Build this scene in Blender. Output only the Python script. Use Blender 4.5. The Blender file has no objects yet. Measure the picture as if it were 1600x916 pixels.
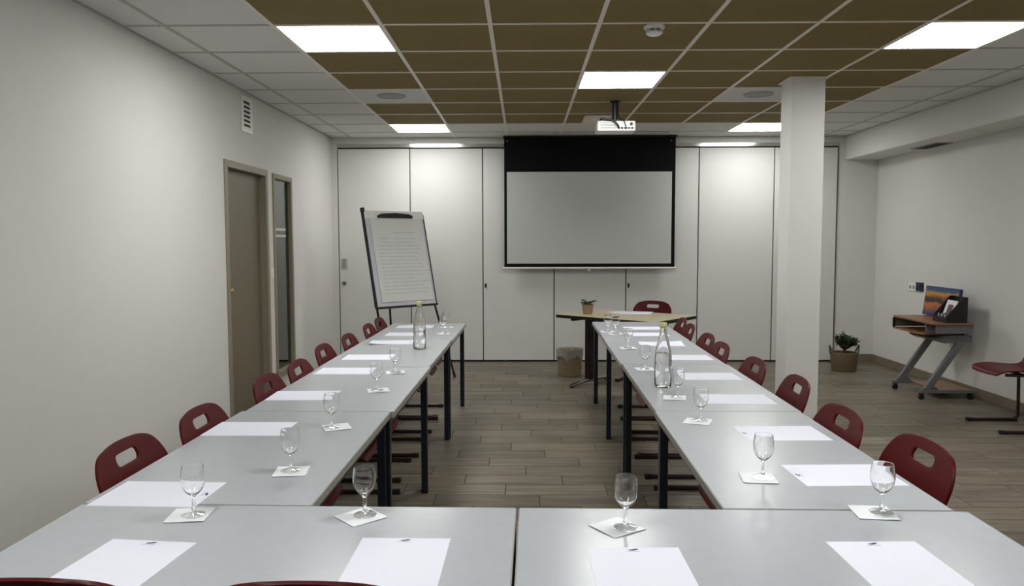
import bpy, bmesh, math, random
from mathutils import Vector, Matrix

random.seed(7)
PI = math.pi
scene = bpy.context.scene
COL = scene.collection

# ------------------------------------------------------------------ camera
CAM_H = 1.42
F_PX, PITCH, YAW, ROLL = 1196.43, 0.0686, 0.0142, -0.0020
fw = Vector((-math.sin(YAW) * math.cos(PITCH), math.cos(YAW) * math.cos(PITCH), -math.sin(PITCH)))
rt = Vector((math.cos(YAW), math.sin(YAW), 0))
up = rt.cross(fw)
r2 = rt * math.cos(ROLL) + up * math.sin(ROLL)
u2 = up * math.cos(ROLL) - rt * math.sin(ROLL)
cam_data = bpy.data.cameras.new('camera')
cam_data.sensor_width = 36.0
cam_data.lens = 36.0 * F_PX / 1600.0
cam_data.clip_start = 0.02
cam = bpy.data.objects.new('camera', cam_data)
M = Matrix((r2, u2, -fw)).transposed().to_4x4()
M.translation = (0, 0, CAM_H)
cam.matrix_world = M
COL.objects.link(cam)
scene.camera = cam

# ------------------------------------------------------------------ world, exposure
world = bpy.data.worlds.new('world')
scene.world = world
world.use_nodes = True
world.node_tree.nodes['Background'].inputs[0].default_value = (0.5, 0.5, 0.5, 1)
world.node_tree.nodes['Background'].inputs[1].default_value = 0.02
vs = scene.view_settings
vs.view_transform = 'Standard'
vs.look = 'None'
vs.gamma = 1.0
vs.use_curve_mapping = False
vs.exposure = 1.45
PANEL_EMISSION = 9.0

# ------------------------------------------------------------------ room constants
XL, XR, YB, YF = -2.22, 4.08, 8.92, -3.0
ZC = 2.604
GX0, GY0, TILE = -0.778, 4.29, 0.6
ROWROT = -0.0155          # the table group stands slightly askew to the room
TABLE_H = 0.713


# ================================================================== helpers
def lin(c):
    o = []
    for v in c:
        v = v / 255.0
        o.append(v / 12.92 if v <= 0.04045 else ((v + 0.055) / 1.055) ** 2.4)
    return (o[0], o[1], o[2], 1.0)


MATS = {}


def new_mat(name):
    m = bpy.data.materials.new(name)
    m.use_nodes = True
    MATS[name] = m
    return m, m.node_tree.nodes, m.node_tree.links, m.node_tree.nodes['Principled BSDF']


def mat(name, rgb, rough=0.5, spec=0.5, metal=0.0, var=0.0, vscale=8.0, bump=0.0, bscale=200.0, stretch=(1, 1, 1), coat=0.0, linear=False):
    m, N, L, b = new_mat(name)
    c = rgb if linear else lin(rgb)
    if len(c) == 3:
        c = (*c, 1.0)
    b.inputs['Base Color'].default_value = c
    b.inputs['Roughness'].default_value = rough
    b.inputs['Specular IOR Level'].default_value = spec
    b.inputs['Metallic'].default_value = metal
    if coat:
        b.inputs['Coat Weight'].default_value = coat
        b.inputs['Coat Roughness'].default_value = 0.15
    if var or bump:
        tc = N.new('ShaderNodeTexCoord')
        mp = N.new('ShaderNodeMapping')
        mp.inputs['Scale'].default_value = stretch
        L.new(tc.outputs['Object'], mp.inputs[0])
    if var:
        nz = N.new('ShaderNodeTexNoise')
        nz.inputs['Scale'].default_value = vscale
        nz.inputs['Detail'].default_value = 4
        L.new(mp.outputs[0], nz.inputs[0])
        mr = N.new('ShaderNodeMapRange')
        mr.inputs[1].default_value = 0.25
        mr.inputs[2].default_value = 0.75
        mr.inputs[3].default_value = 1 - var
        mr.inputs[4].default_value = 1 + var
        L.new(nz.outputs[0], mr.inputs[0])
        vm = N.new('ShaderNodeVectorMath')
        vm.operation = 'SCALE'
        vm.inputs[0].default_value = c[:3]
        L.new(mr.outputs[0], vm.inputs['Scale'])
        L.new(vm.outputs[0], b.inputs['Base Color'])
    if bump:
        n2 = N.new('ShaderNodeTexNoise')
        n2.inputs['Scale'].default_value = bscale
        n2.inputs['Detail'].default_value = 3
        L.new(mp.outputs[0], n2.inputs[0])
        bp = N.new('ShaderNodeBump')
        bp.inputs['Strength'].default_value = bump
        bp.inputs['Distance'].default_value = 0.002
        L.new(n2.outputs[0], bp.inputs['Height'])
        L.new(bp.outputs[0], b.inputs['Normal'])
    return m


def emit_mat(name, strength, color=(1, 1, 1)):
    m, N, L, b = new_mat(name)
    b.inputs['Base Color'].default_value = (0.9, 0.9, 0.9, 1)
    b.inputs['Emission Color'].default_value = (*color, 1)
    b.inputs['Emission Strength'].default_value = strength
    return m


def thin_glass(name, tint=(0.97, 0.98, 0.98), gloss=1.0, base=0.04, power=3.0, rough=0.02):
    """window or vessel glass: clear, mirror-like towards grazing angles"""
    m, N, L, b = new_mat(name)
    N.remove(b)
    tr = N.new('ShaderNodeBsdfTransparent')
    tr.inputs[0].default_value = (*tint, 1)
    gl = N.new('ShaderNodeBsdfGlossy')
    gl.inputs[0].default_value = (gloss, gloss, gloss, 1)
    gl.inputs['Roughness'].default_value = rough
    lw = N.new('ShaderNodeLayerWeight')
    lw.inputs[0].default_value = 0.5
    pw = N.new('ShaderNodeMath')
    pw.operation = 'POWER'
    pw.inputs[1].default_value = power
    L.new(lw.outputs['Facing'], pw.inputs[0])
    ma = N.new('ShaderNodeMath')
    ma.operation = 'MULTIPLY_ADD'
    ma.inputs[1].default_value = 1 - base
    ma.inputs[2].default_value = base
    ma.use_clamp = True
    L.new(pw.outputs[0], ma.inputs[0])
    mx = N.new('ShaderNodeMixShader')
    L.new(ma.outputs[0], mx.inputs[0])
    L.new(tr.outputs[0], mx.inputs[1])
    L.new(gl.outputs[0], mx.inputs[2])
    L.new(mx.outputs[0], N['Material Output'].inputs[0])
    return m


def real_glass(name, ior=1.45, tint=(1, 1, 1), rough=0.0, clear=0.0):
    m, N, L, b = new_mat(name)
    if clear:
        tr = N.new('ShaderNodeBsdfTransparent')
        tr.inputs[0].default_value = (0.985, 0.99, 0.99, 1)
        mx = N.new('ShaderNodeMixShader')
        mx.inputs[0].default_value = clear
        L.new(b.outputs[0], mx.inputs[1]); L.new(tr.outputs[0], mx.inputs[2])
        L.new(mx.outputs[0], N['Material Output'].inputs[0])
    b.inputs['Base Color'].default_value = (*tint, 1)
    b.inputs['Roughness'].default_value = rough
    b.inputs['IOR'].default_value = ior
    b.inputs['Transmission Weight'].default_value = 1.0
    return m


def plank_mat():
    m, N, L, b = new_mat('wood_look_tile')
    geo = N.new('ShaderNodeNewGeometry')
    oi = N.new('ShaderNodeObjectInfo')
    add = N.new('ShaderNodeMath'); add.operation = 'ADD'
    L.new(geo.outputs['Random Per Island'], add.inputs[0]); L.new(oi.outputs['Random'], add.inputs[1])
    fr = N.new('ShaderNodeMath'); fr.operation = 'FRACT'
    L.new(add.outputs[0], fr.inputs[0])
    off = N.new('ShaderNodeMath'); off.operation = 'MULTIPLY'; off.inputs[1].default_value = 37.0
    L.new(fr.outputs[0], off.inputs[0])
    cmb = N.new('ShaderNodeCombineXYZ')
    L.new(off.outputs[0], cmb.inputs[0]); L.new(off.outputs[0], cmb.inputs[2])
    va = N.new('ShaderNodeVectorMath'); va.operation = 'ADD'
    L.new(geo.outputs['Position'], va.inputs[0]); L.new(cmb.outputs[0], va.inputs[1])
    mp = N.new('ShaderNodeMapping'); mp.inputs['Scale'].default_value = (0.9, 14.0, 1.0)
    L.new(va.outputs[0], mp.inputs[0])
    nz = N.new('ShaderNodeTexNoise'); nz.inputs['Scale'].default_value = 2.2; nz.inputs['Detail'].default_value = 6; nz.inputs['Roughness'].default_value = 0.62
    L.new(mp.outputs[0], nz.inputs[0])
    cr = N.new('ShaderNodeValToRGB')
    e = cr.color_ramp.elements
    e[0].position = 0.30; e[0].color = (0.080, 0.067, 0.046, 1)
    e[1].position = 0.72; e[1].color = (0.266, 0.230, 0.172, 1)
    L.new(nz.outputs[0], cr.inputs[0])
    mr = N.new('ShaderNodeMapRange'); mr.inputs[3].default_value = 0.80; mr.inputs[4].default_value = 1.16
    L.new(fr.outputs[0], mr.inputs[0])
    vm = N.new('ShaderNodeVectorMath'); vm.operation = 'SCALE'
    L.new(cr.outputs[0], vm.inputs[0]); L.new(mr.outputs[0], vm.inputs['Scale'])
    L.new(vm.outputs[0], b.inputs['Base Color'])
    b.inputs['Roughness'].default_value = 0.42
    b.inputs['Specular IOR Level'].default_value = 0.4
    bp = N.new('ShaderNodeBump'); bp.inputs['Strength'].default_value = 0.25; bp.inputs['Distance'].default_value = 0.002
    L.new(nz.outputs[0], bp.inputs['Height']); L.new(bp.outputs[0], b.inputs['Normal'])
    return m


def picture_mat():
    """flat print: a blue sky over orange land that mirrors in water"""
    m, N, L, b = new_mat('landscape_print')
    tc = N.new('ShaderNodeTexCoord')
    mp = N.new('ShaderNodeMapping'); mp.inputs['Scale'].default_value = (4.0, 4.0, 9.0)
    L.new(tc.outputs['Object'], mp.inputs[0])
    nz = N.new('ShaderNodeTexNoise'); nz.inputs['Scale'].default_value = 1.6; nz.inputs['Detail'].default_value = 5
    L.new(mp.outputs[0], nz.inputs[0])
    sp = N.new('ShaderNodeSeparateXYZ'); L.new(tc.outputs['Object'], sp.inputs[0])
    m1 = N.new('ShaderNodeMath'); m1.operation = 'MULTIPLY_ADD'; m1.inputs[1].default_value = 0.10; m1.inputs[2].default_value = -0.05
    L.new(nz.outputs[0], m1.inputs[0])
    a = N.new('ShaderNodeMath'); a.operation = 'ADD'
    L.new(sp.outputs['Z'], a.inputs[0]); L.new(m1.outputs[0], a.inputs[1])
    mr = N.new('ShaderNodeMapRange'); mr.inputs[1].default_value = 0.0; mr.inputs[2].default_value = 0.30
    L.new(a.outputs[0], mr.inputs[0])
    cr = N.new('ShaderNodeValToRGB')
    el = cr.color_ramp.elements
    stops = [(0.0, (20, 30, 70)), (0.14, (52, 62, 120)), (0.24, (150, 80, 30)), (0.36, (190, 110, 40)), (0.44, (20, 24, 18)), (0.52, (40, 48, 22)),
             (0.58, (120, 60, 30)), (0.66, (200, 110, 30)), (0.74, (176, 150, 40)), (0.82, (46, 76, 120)), (1.0, (26, 52, 112))]
    el[0].position = 0; el[0].color = lin(stops[0][1])
    el[1].position = 1; el[1].color = lin(stops[-1][1])
    for p_, c_ in stops[1:-1]:
        k = el.new(p_); k.color = lin(c_)
    L.new(mr.outputs[0], cr.inputs[0])
    L.new(cr.outputs[0], b.inputs['Base Color'])
    b.inputs['Roughness'].default_value = 0.35
    return m


class MB:
    """collects shapes; build() links them as one mesh object"""
    def __init__(self):
        self.v, self.f = [], []

    def box(self, x0, x1, y0, y1, z0, z1, mtx=None):
        n = len(self.v)
        P = [(x0, y0, z0), (x1, y0, z0), (x1, y1, z0), (x0, y1, z0), (x0, y0, z1), (x1, y0, z1), (x1, y1, z1), (x0, y1, z1)]
        if mtx is not None:
            P = [tuple(mtx @ Vector(q)) for q in P]
        self.v += P
        self.f += [tuple(n + i for i in q) for q in ((3, 2, 1, 0), (4, 5, 6, 7), (0, 1, 5, 4), (1, 2, 6, 5), (2, 3, 7, 6), (3, 0, 4, 7))]
        return self

    def beam(self, a, b, w, h, upv=(0, 0, 1)):
        a, b = Vector(a), Vector(b)
        d = b - a
        y = d.normalized()
        x = y.cross(Vector(upv))
        if x.length < 1e-4:
            x = y.cross(Vector((0, 1, 0)))
        x.normalize()
        z = x.cross(y)
        m = Matrix((x, y, z)).transposed().to_4x4()
        m.translation = a
        return self.box(-w / 2, w / 2, 0, d.length, -h / 2, h / 2, m)

    def tube(self, pts, r, n=10, cap=True):
        pts = [Vector(q) for q in pts]
        k0 = len(self.v)
        rs = r if isinstance(r, (list, tuple)) else [r] * len(pts)
        prev = None
        for i, q in enumerate(pts):
            if i == 0:
                t = pts[1] - pts[0]
            elif i == len(pts) - 1:
                t = pts[-1] - pts[-2]
            else:
                t = (pts[i + 1] - q).normalized() + (q - pts[i - 1]).normalized()
            t.normalize()
            if prev is None:
                ref = Vector((0, 0, 1)) if abs(t.z) < 0.9 else Vector((1, 0, 0))
                x = t.cross(ref).normalized()
            else:
                x = prev - t * prev.dot(t)
                x.normalize()
            prev = x
            y = t.cross(x)
            for j in range(n):
                a = 2 * PI * j / n
                self.v.append(tuple(q + (x * math.cos(a) + y * math.sin(a)) * rs[i]))
        for i in range(len(pts) - 1):
            for j in range(n):
                a = k0 + i * n + j
                b = k0 + i * n + (j + 1) % n
                self.f.append((a, b, b + n, a + n))
        if cap:
            self.f.append(tuple(k0 + j for j in reversed(range(n))))
            e = k0 + (len(pts) - 1) * n
            self.f.append(tuple(e + j for j in range(n)))
        return self

    def lathe(self, prof, n=24, cx=0, cy=0, closed=False):
        """prof: list of (r, z)"""
        k0 = len(self.v)
        rows = []
        for r, z in prof:
            if r < 1e-6:
                rows.append([len(self.v)])
                self.v.append((cx, cy, z))
            else:
                rows.append([len(self.v) + j for j in range(n)])
                for j in range(n):
                    a = 2 * PI * j / n
                    self.v.append((cx + r * math.cos(a), cy + r * math.sin(a), z))
        pr = list(zip(rows[:-1], rows[1:]))
        if closed:
            pr.append((rows[-1], rows[0]))
        for A, B in pr:
            for j in range(n):
                j2 = (j + 1) % n
                if len(A) == 1 and len(B) == 1:
                    continue
                if len(A) == 1:
                    self.f.append((A[0], B[j2], B[j]))
                elif len(B) == 1:
                    self.f.append((A[j], A[j2], B[0]))
                else:
                    self.f.append((A[j], A[j2], B[j2], B[j]))
        return self

    def prism(self, poly, z0, z1, mtx=None):
        n = len(self.v)
        k = len(poly)
        P = [(x, y, z0) for x, y in poly] + [(x, y, z1) for x, y in poly]
        if mtx is not None:
            P = [tuple(mtx @ Vector(q)) for q in P]
        self.v += P
        self.f.append(tuple(n + i for i in reversed(range(k))))
        self.f.append(tuple(n + k + i for i in range(k)))
        for i in range(k):
            j = (i + 1) % k
            self.f.append((n + i, n + j, n + k + j, n + k + i))
        return self

    def grid(self, fn, nu, nv):
        n = len(self.v)
        for j in range(nv + 1):
            for i in range(nu + 1):
                self.v.append(tuple(fn(i / nu, j / nv)))
        for j in range(nv):
            for i in range(nu):
                a = n + j * (nu + 1) + i
                self.f.append((a, a + 1, a + nu + 2, a + nu + 1))
        return self

    def sheet(self, fn, nu, nv, t):
        """a thin closed sheet: fn(u, v) is the top, t the thickness downwards"""
        self.grid(fn, nu, nv)
        n = len(self.v)
        self.grid(lambda u, v: Vector(fn(u, v)) - Vector((0, 0, t)), nu, nv)
        w = nu + 1
        top = n - w * (nv + 1)
        for k in range(n - top):
            pass
        nf = nu * nv
        self.f[-nf:] = [tuple(reversed(q)) for q in self.f[-nf:]]
        rim = [i for i in range(w)] + [j * w + nu for j in range(1, nv + 1)] + [nv * w + i for i in range(nu - 1, -1, -1)] + [j * w for j in range(nv - 1, 0, -1)]
        for a, b in zip(rim, rim[1:] + rim[:1]):
            self.f.append((top + b, top + a, n + a, n + b))
        return self

    def mesh(self, name, material, smooth=False, bevel=0.0, segs=2, fix=True):
        me = bpy.data.meshes.new(name)
        me.from_pydata(self.v, [], self.f)
        bm = bmesh.new()
        bm.from_mesh(me)
        if fix:
            bmesh.ops.recalc_face_normals(bm, faces=bm.faces)
        if bevel:
            ed = [e for e in bm.edges if len(e.link_faces) == 2 and e.calc_face_angle(0) > 0.6]
            bmesh.ops.bevel(bm, geom=ed, offset=bevel, segments=segs, affect='EDGES', clamp_overlap=True, profile=0.5)
        bm.to_mesh(me)
        bm.free()
        me.materials.append(material)
        if smooth:
            for p_ in me.polygons:
                p_.use_smooth = True
            try:
                me.set_sharp_from_angle(angle=math.radians(40))
            except Exception:
                pass
        return me

    def build(self, name, material, parent=None, smooth=False, bevel=0.0, segs=2, fix=True):
        return link(name, self.mesh(name, material, smooth, bevel, segs, fix), parent)


def link(name, me, parent=None):
    o = bpy.data.objects.new(name, me)
    COL.objects.link(o)
    if parent is not None:
        o.parent = parent
    return o


def tag(o, label=None, cat=None, group=None, kind=None):
    if label: o['label'] = label
    if cat: o['category'] = cat
    if group: o['group'] = group
    if kind: o['kind'] = kind
    return o


def thing(name, label, cat, loc=(0, 0, 0), rz=0.0, group=None):
    o = bpy.data.objects.new(name, None)
    o.empty_display_size = 0.05
    COL.objects.link(o)
    o.location = loc
    o.rotation_euler = (0, 0, rz)
    return tag(o, label, cat, group)


def struct(o, label=None):
    o['kind'] = 'structure'
    if label:
        o['label'] = label
    return o


def copy_tree(o, parent=None):
    c = o.copy()
    COL.objects.link(c)
    if parent is not None:
        c.parent = parent
    for ch in list(o.children):
        copy_tree(ch, c)
    return c


def arc(cx, cy, r, a0, a1, n):
    return [(cx + r * math.cos(a0 + (a1 - a0) * i / n), cy + r * math.sin(a0 + (a1 - a0) * i / n)) for i in range(n + 1)]


def rounded_rect(x0, x1, y0, y1, r, n=4):
    return (arc(x1 - r, y0 + r, r, -PI / 2, 0, n) + arc(x1 - r, y1 - r, r, 0, PI / 2, n) +
            arc(x0 + r, y1 - r, r, PI / 2, PI, n) + arc(x0 + r, y0 + r, r, PI, 1.5 * PI, n))


def bend(pts, r, n=5):
    """rounds the corners of a polyline"""
    P = [Vector(q) for q in pts]
    out = [P[0]]
    for i in range(1, len(P) - 1):
        a, b, c = P[i - 1], P[i], P[i + 1]
        d1, d2 = (a - b), (c - b)
        k = min(r, d1.length * 0.45, d2.length * 0.45)
        p0, p1 = b + d1.normalized() * k, b + d2.normalized() * k
        for j in range(n + 1):
            t = j / n
            out.append(p0 * (1 - t) ** 2 + b * 2 * t * (1 - t) + p1 * t * t)
    out.append(P[-1])
    return out


ORD = ['nearest', 'second', 'third', 'fourth', 'fifth', 'sixth', 'seventh', 'farthest']

# ================================================================== materials
WALL = mat('painted_wall', (0.715, 0.708, 0.675), 0.75, 0.3, var=0.015, vscale=2.0, bump=0.35, bscale=260, linear=True)
BEAMW = mat('painted_beam', (0.715, 0.705, 0.675), 0.75, 0.3, bump=0.25, bscale=260, linear=True)
PANELW = mat('partition_laminate', (0.71, 0.715, 0.69), 0.6, 0.2, var=0.01, vscale=1.5, linear=True)
TRACK = mat('track_metal', (0.60, 0.60, 0.58), 0.16, 0.6, metal=0.75, linear=True)
GAPD = mat('dark_gap', (38, 38, 36), 0.7)
TILEW = mat('white_ceiling_tile', (0.72, 0.71, 0.69), 0.9, 0.2, bump=0.4, bscale=500, linear=True)
TILEB = mat('brown_ceiling_tile', (0.235, 0.177, 0.072), 0.85, 0.2, var=0.05, vscale=3, bump=0.35, bscale=420, linear=True)
GRIDSHADE = mat('shadow_line_grid', (0.44, 0.43, 0.41), 0.5, 0.3, linear=True)  # bars over white tiles coloured greyer to imitate dark shadow lines
GRIDM = mat('ceiling_grid', (0.80, 0.74, 0.65), 0.45, 0.4, linear=True)
CEILV = mat('ceiling_void', (60, 58, 54), 0.9)
LEDDIM = emit_mat('led_diffuser_dimmed', PANEL_EMISSION * 0.74, (1.0, 0.995, 0.975))
LEDM = emit_mat('led_diffuser', PANEL_EMISSION, (1.0, 0.995, 0.975))
WHITEPL = mat('white_plastic', (238, 238, 234), 0.4)
GREYPL = mat('grey_plastic', (150, 150, 150), 0.5)
DOORM = mat('taupe_door', (116, 107, 88), 0.45, 0.4, var=0.02, vscale=3)
FRAMEM = mat('taupe_frame', (142, 134, 116), 0.45, 0.4)
BRASS = mat('brass', (214, 186, 130), 0.22, metal=0.9)
CHROME = mat('chrome', (190, 190, 190), 0.2, metal=1.0)
PANE = thin_glass('window_pane', (0.42, 0.46, 0.43), 0.8, 0.05, 3.5)
FROST = mat('frosted_band', (200, 205, 200), 0.6)
PLANK = plank_mat()
GROUT = mat('grout', (44, 39, 31), 0.9)
SKIRT = mat('skirting_tile', (128, 117, 100), 0.45, var=0.08, vscale=6, stretch=(1, 1, 6))
BLACKF = mat('black_fabric', (10, 11, 13), 0.85, 0.2)
SCREENW = mat('screen_white', (0.56, 0.58, 0.565), 0.8, 0.2, var=0.01, vscale=2, linear=True)
ALU = mat('aluminium', (190, 190, 188), 0.35, metal=0.7)
LAMIN = mat('grey_laminate', (0.432, 0.458, 0.482), 0.24, 0.42, var=0.02, vscale=30, bump=0.03, bscale=600, linear=True)
EDGEB = mat('table_edge_band', (150, 149, 144), 0.4, var=0.03, vscale=20)
NAVY = mat('navy_metal', (22, 27, 38), 0.35, 0.5, bump=0.02)
BLACKP = mat('black_plastic', (16, 16, 17), 0.45)
RED = mat('red_shell', (78, 1, 5), 0.42, 0.22, var=0.06, vscale=5, bump=0.05, bscale=500)
MAROON = mat('maroon_tube', (38, 10, 14), 0.35, 0.5)
PAPER = mat('white_paper', (0.78, 0.80, 0.89), 0.7, 0.3, linear=True)
NAPKIN = mat('white_tissue', (0.80, 0.825, 0.85), 0.85, 0.2, bump=0.2, bscale=300, linear=True)
INK = mat('navy_ink', (46, 48, 78), 0.6)
INKL = mat('pale_ink', (130, 132, 150), 0.6)
FOOTGLASS = thin_glass('glass_foot', (0.97, 0.98, 0.98), 1.0, 0.06, 2.0, 0.05)
GLASS = real_glass('drinking_glass', 1.45, clear=0.0)
WATER = real_glass('water', 1.333, clear=0.0)
CAPY = mat('yellow_cap', (205, 200, 140), 0.4)
BEECH = mat('pale_table_laminate', (196, 186, 156), 0.3, var=0.03, vscale=4, stretch=(1, 6, 1))
CARTW = mat('cart_wood', (140, 98, 60), 0.35, var=0.10, vscale=5, stretch=(8, 1, 1))
CARTG = mat('cart_grey_metal', (112, 113, 116), 0.4, metal=0.3)
PICT = picture_mat()
BLUEE = mat('blue_edge', (30, 46, 96), 0.4)
SOCKB = mat('socket_navy', (28, 34, 62), 0.4)
LEAF = mat('jade_leaf', (46, 66, 34), 0.35, var=0.25, vscale=20)
LEAF2 = mat('grey_green_leaf', (72, 96, 74), 0.4, var=0.2, vscale=30)
STEM = mat('plant_stem', (70, 58, 38), 0.7)
SOIL = mat('soil', (34, 27, 22), 0.95, bump=0.6, bscale=80)
POTM = mat('buff_pot', (148, 124, 94), 0.75, var=0.06, vscale=14)
BASKET = mat('woven_seagrass', (106, 90, 64), 0.85, var=0.25, vscale=40, bump=0.6, bscale=120, stretch=(1, 1, 3))
BIN = mat('tan_bin', (146, 130, 102), 0.6, var=0.08, vscale=6)
LINER = mat('grey_liner', (160, 158, 152), 0.45, bump=0.5, bscale=30)
BOARD = mat('flipchart_board', (205, 206, 214), 0.35)
PAD = mat('flipchart_paper', (0.74, 0.76, 0.735), 0.7, bump=0.5, bscale=6, linear=True)
PENC = mat('pale_pen', (150, 156, 152), 0.7)
CORR = mat('corridor_wall', (176, 174, 166), 0.8)


# ================================================================== floor
PW, PL = 0.183, 0.577
floor = struct(MB().box(XL - 0.1, XR + 0.1, YF, YB + 0.1, -0.06, -0.0035).build('floor', GROUT), 'grey brown wood-look tiled floor')
far_rows = MB()
full_me = {}
plank_count = 0
random.seed(3)
k_ = math.ceil((5.66 - YF) / PW)
bounds = []
yy = 5.66 - k_ * PW
while yy < YB:
    bounds.append((max(yy, YF), min(yy + PW, YB), k_))
    k_ -= 1
    yy += PW
for y0, y1, kk in bounds:
    if y1 - y0 < 0.01:
        continue
    # joints run in steps from row to row
    x = 0.057 + 0.222 * (kk - 1) + random.uniform(-0.02, 0.02)
    x -= math.ceil((x - XL) / PL) * PL
    while x < XR:
        a, b = max(x, XL), min(x + PL, XR)
        x += PL
        if b - a < 0.02:
            continue
        g = 0.0022
        if y0 > 3.62 and plank_count < 299:
            key = (round(b - a, 3), round(y1 - y0, 3))
            if key not in full_me:
                full_me[key] = MB().box(-(b - a) / 2 + g, (b - a) / 2 - g, -(y1 - y0) / 2 + g, (y1 - y0) / 2 - g, -0.010, 0.0).mesh('plank', PLANK, bevel=0.0012, segs=1)
            o = link('plank', full_me[key], floor)
            o.location = ((a + b) / 2, (y0 + y1) / 2, 0)
            plank_count += 1
        else:
            far_rows.box(a + g, b - g, y0 + g, y1 - g, -0.010, 0.0)
tag(far_rows.build('plank_field', PLANK, floor), kind='stuff')

# ================================================================== walls
# left wall with a door opening and a tall side light
DY0, DY1, DZ = 5.70, 6.66, 2.03
WY0, WY1, WZ0, WZ1 = 6.80, 7.36, 0.19, 2.02
T = 0.14
w = MB()
w.box(XL - T, XL, YF, DY0, 0, ZC + 0.03)
w.box(XL - T, XL, DY0, DY1, DZ, ZC + 0.03)
w.box(XL - T, XL, DY1, WY0, 0, ZC + 0.03)
w.box(XL - T, XL, WY0, WY1, 0, WZ0)
w.box(XL - T, XL, WY0, WY1, WZ1, ZC + 0.03)
w.box(XL - T, XL, WY1, YB + 0.15, 0, ZC + 0.03)
struct(w.build('wall_left', WALL), 'long off-white wall with the door')

door = bpy.data.objects.new('door_1', None); COL.objects.link(door); door.location = (XL, DY0, 0)
struct(door, 'taupe flush door in a taupe frame in the left wall')
FW = 0.055
d = MB()
d.box(-T, 0.012, 0, FW, 0, DZ); d.box(-T, 0.012, DY1 - DY0 - FW, DY1 - DY0, 0, DZ)
d.box(-T, 0.012, FW, DY1 - DY0 - FW, DZ - FW, DZ)
d.build('door_frame', FRAMEM, door, bevel=0.004)
st = MB()
st.box(-0.115, -0.092, DY1 - DY0 - FW - 0.018, DY1 - DY0 - FW, 0, DZ - FW)
st.box(-0.115, -0.092, FW, FW + 0.018, 0, DZ - FW)
st.box(-0.115, -0.092, FW + 0.018, DY1 - DY0 - FW - 0.018, DZ - FW - 0.018, DZ - FW)
st.build('door_stop', FRAMEM, door)
leaf = MB().box(-0.092, -0.050, FW + 0.004, DY1 - DY0 - FW - 0.004, 0.008, DZ - FW - 0.004).build('door_leaf', DOORM, door, bevel=0.002)
k = MB().tube([(-0.052, 0.115, 1.04), (-0.030, 0.115, 1.04)], 0.012, 12).tube([(-0.034, 0.115, 1.04), (-0.030, 0.115, 1.04), (-0.018, 0.115, 1.04), (-0.002, 0.115, 1.04), (0.006, 0.115, 1.04)], [0.012, 0.022, 0.028, 0.024, 0.010], 14)
k.tube([(-0.051, 0.115, 1.04), (-0.047, 0.115, 1.04)], 0.026, 16)
k.build('door_knob', BRASS, leaf, smooth=True)

win = bpy.data.objects.new('window_1', None); COL.objects.link(win); win.location = (XL, WY0, 0)
struct(win, 'tall narrow interior window beside the door')
f2 = 0.045
wf = MB()
wl = WY1 - WY0
wf.box(-T, 0.012, 0, f2, WZ0, WZ1); wf.box(-T, 0.012, wl - f2, wl, WZ0, WZ1)
wf.box(-T, 0.012, f2, wl - f2, WZ1 - f2, WZ1)
wf.build('window_frame', FRAMEM, win, bevel=0.004)
MB().box(-T, 0.03, 0.0, wl, WZ0 - 0.0, WZ0 + 0.05).build('window_sill', FRAMEM, win, bevel=0.004)
pn = MB().box(-0.026, -0.020, f2, wl - f2, WZ0 + 0.05, WZ1 - f2).build('pane', PANE, win)
for z in (1.455, 1.515):
    MB().box(-0.0195, -0.0185, f2 + 0.03, wl - f2 - 0.09, z, z + 0.022).build('frosted_stripe', FROST, pn)
# the dim corridor behind the window
cw = MB()
cw.box(-3.70, -3.64, 5.4, 9.0, 0, ZC); cw.box(-3.64, XL - T, 5.40, 5.46, 0, ZC); cw.box(-3.64, XL - T, 8.94, 9.0, 0, ZC)
cw.box(-3.70, XL - T, 5.4, 9.0, ZC, ZC + 0.05); cw.box(-3.70, XL - T, 5.4, 9.0, -0.05, 0.0)
struct(cw.build('wall_corridor', CORR), 'dim corridor seen through the narrow window')
dd = MB(); dd.box(-3.66, -3.60, 8.05, 8.11, 0, 2.1); dd.box(-3.66, -3.60, 8.85, 8.91, 0, 2.1); dd.box(-3.66, -3.60, 8.11, 8.85, 2.04, 2.1)
dd = dd.build('trim_1', FRAMEM); struct(dd, 'door frame in the corridor beyond the window')

# right wall, baseboard and beam
struct(MB().box(XR, XR + 0.12, YF, YB + 0.15, 0, ZC + 0.03).build('wall_right', WALL), 'plain off-white right wall below the beam')
base_r = struct(MB().box(XR - 0.004, XR, YF, YB - 0.02, 0, 0.088).build('baseboard_right', GROUT), 'grey brown skirting along the right wall')
y = YB - 0.012
while y > 2.0:
    y0 = y - 0.60
    MB().box(XR - 0.012, XR - 0.002, y0 + 0.0015, y - 0.0015, 0.001, 0.09).build('skirting_tile', SKIRT, base_r, bevel=0.002, segs=1)
    y = y0
base_b = struct(MB().box(3.665, XR - 0.013, YB - 0.006, YB + 0.01, 0, 0.088).build('baseboard_back', GROUT), 'short skirting beside the partition')
MB().box(3.667, XR - 0.014, YB - 0.012, YB - 0.002, 0.001, 0.09).build('skirting_tile', SKIRT, base_b, bevel=0.002, segs=1)
beam = struct(MB().box(3.70, XR, YF, YB, 2.335, ZC + 0.03).build('trim_2', BEAMW, bevel=0.006), 'boxed ceiling beam along the right wall')
bv = thing('beam_vent', 'dark grille set in the underside of the beam', 'vent', (4.00, 7.60, 2.335))
fr_ = MB(); fr_.box(-0.10, 0.06, -0.24, -0.22, -0.008, 0); fr_.box(-0.10, 0.06, 0.22, 0.24, -0.008, 0); fr_.box(-0.10, -0.085, -0.22, 0.22, -0.008, 0); fr_.box(0.045, 0.06, -0.22, 0.22, -0.008, 0)
fr_.build('grille_frame', GREYPL, bv)
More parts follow.
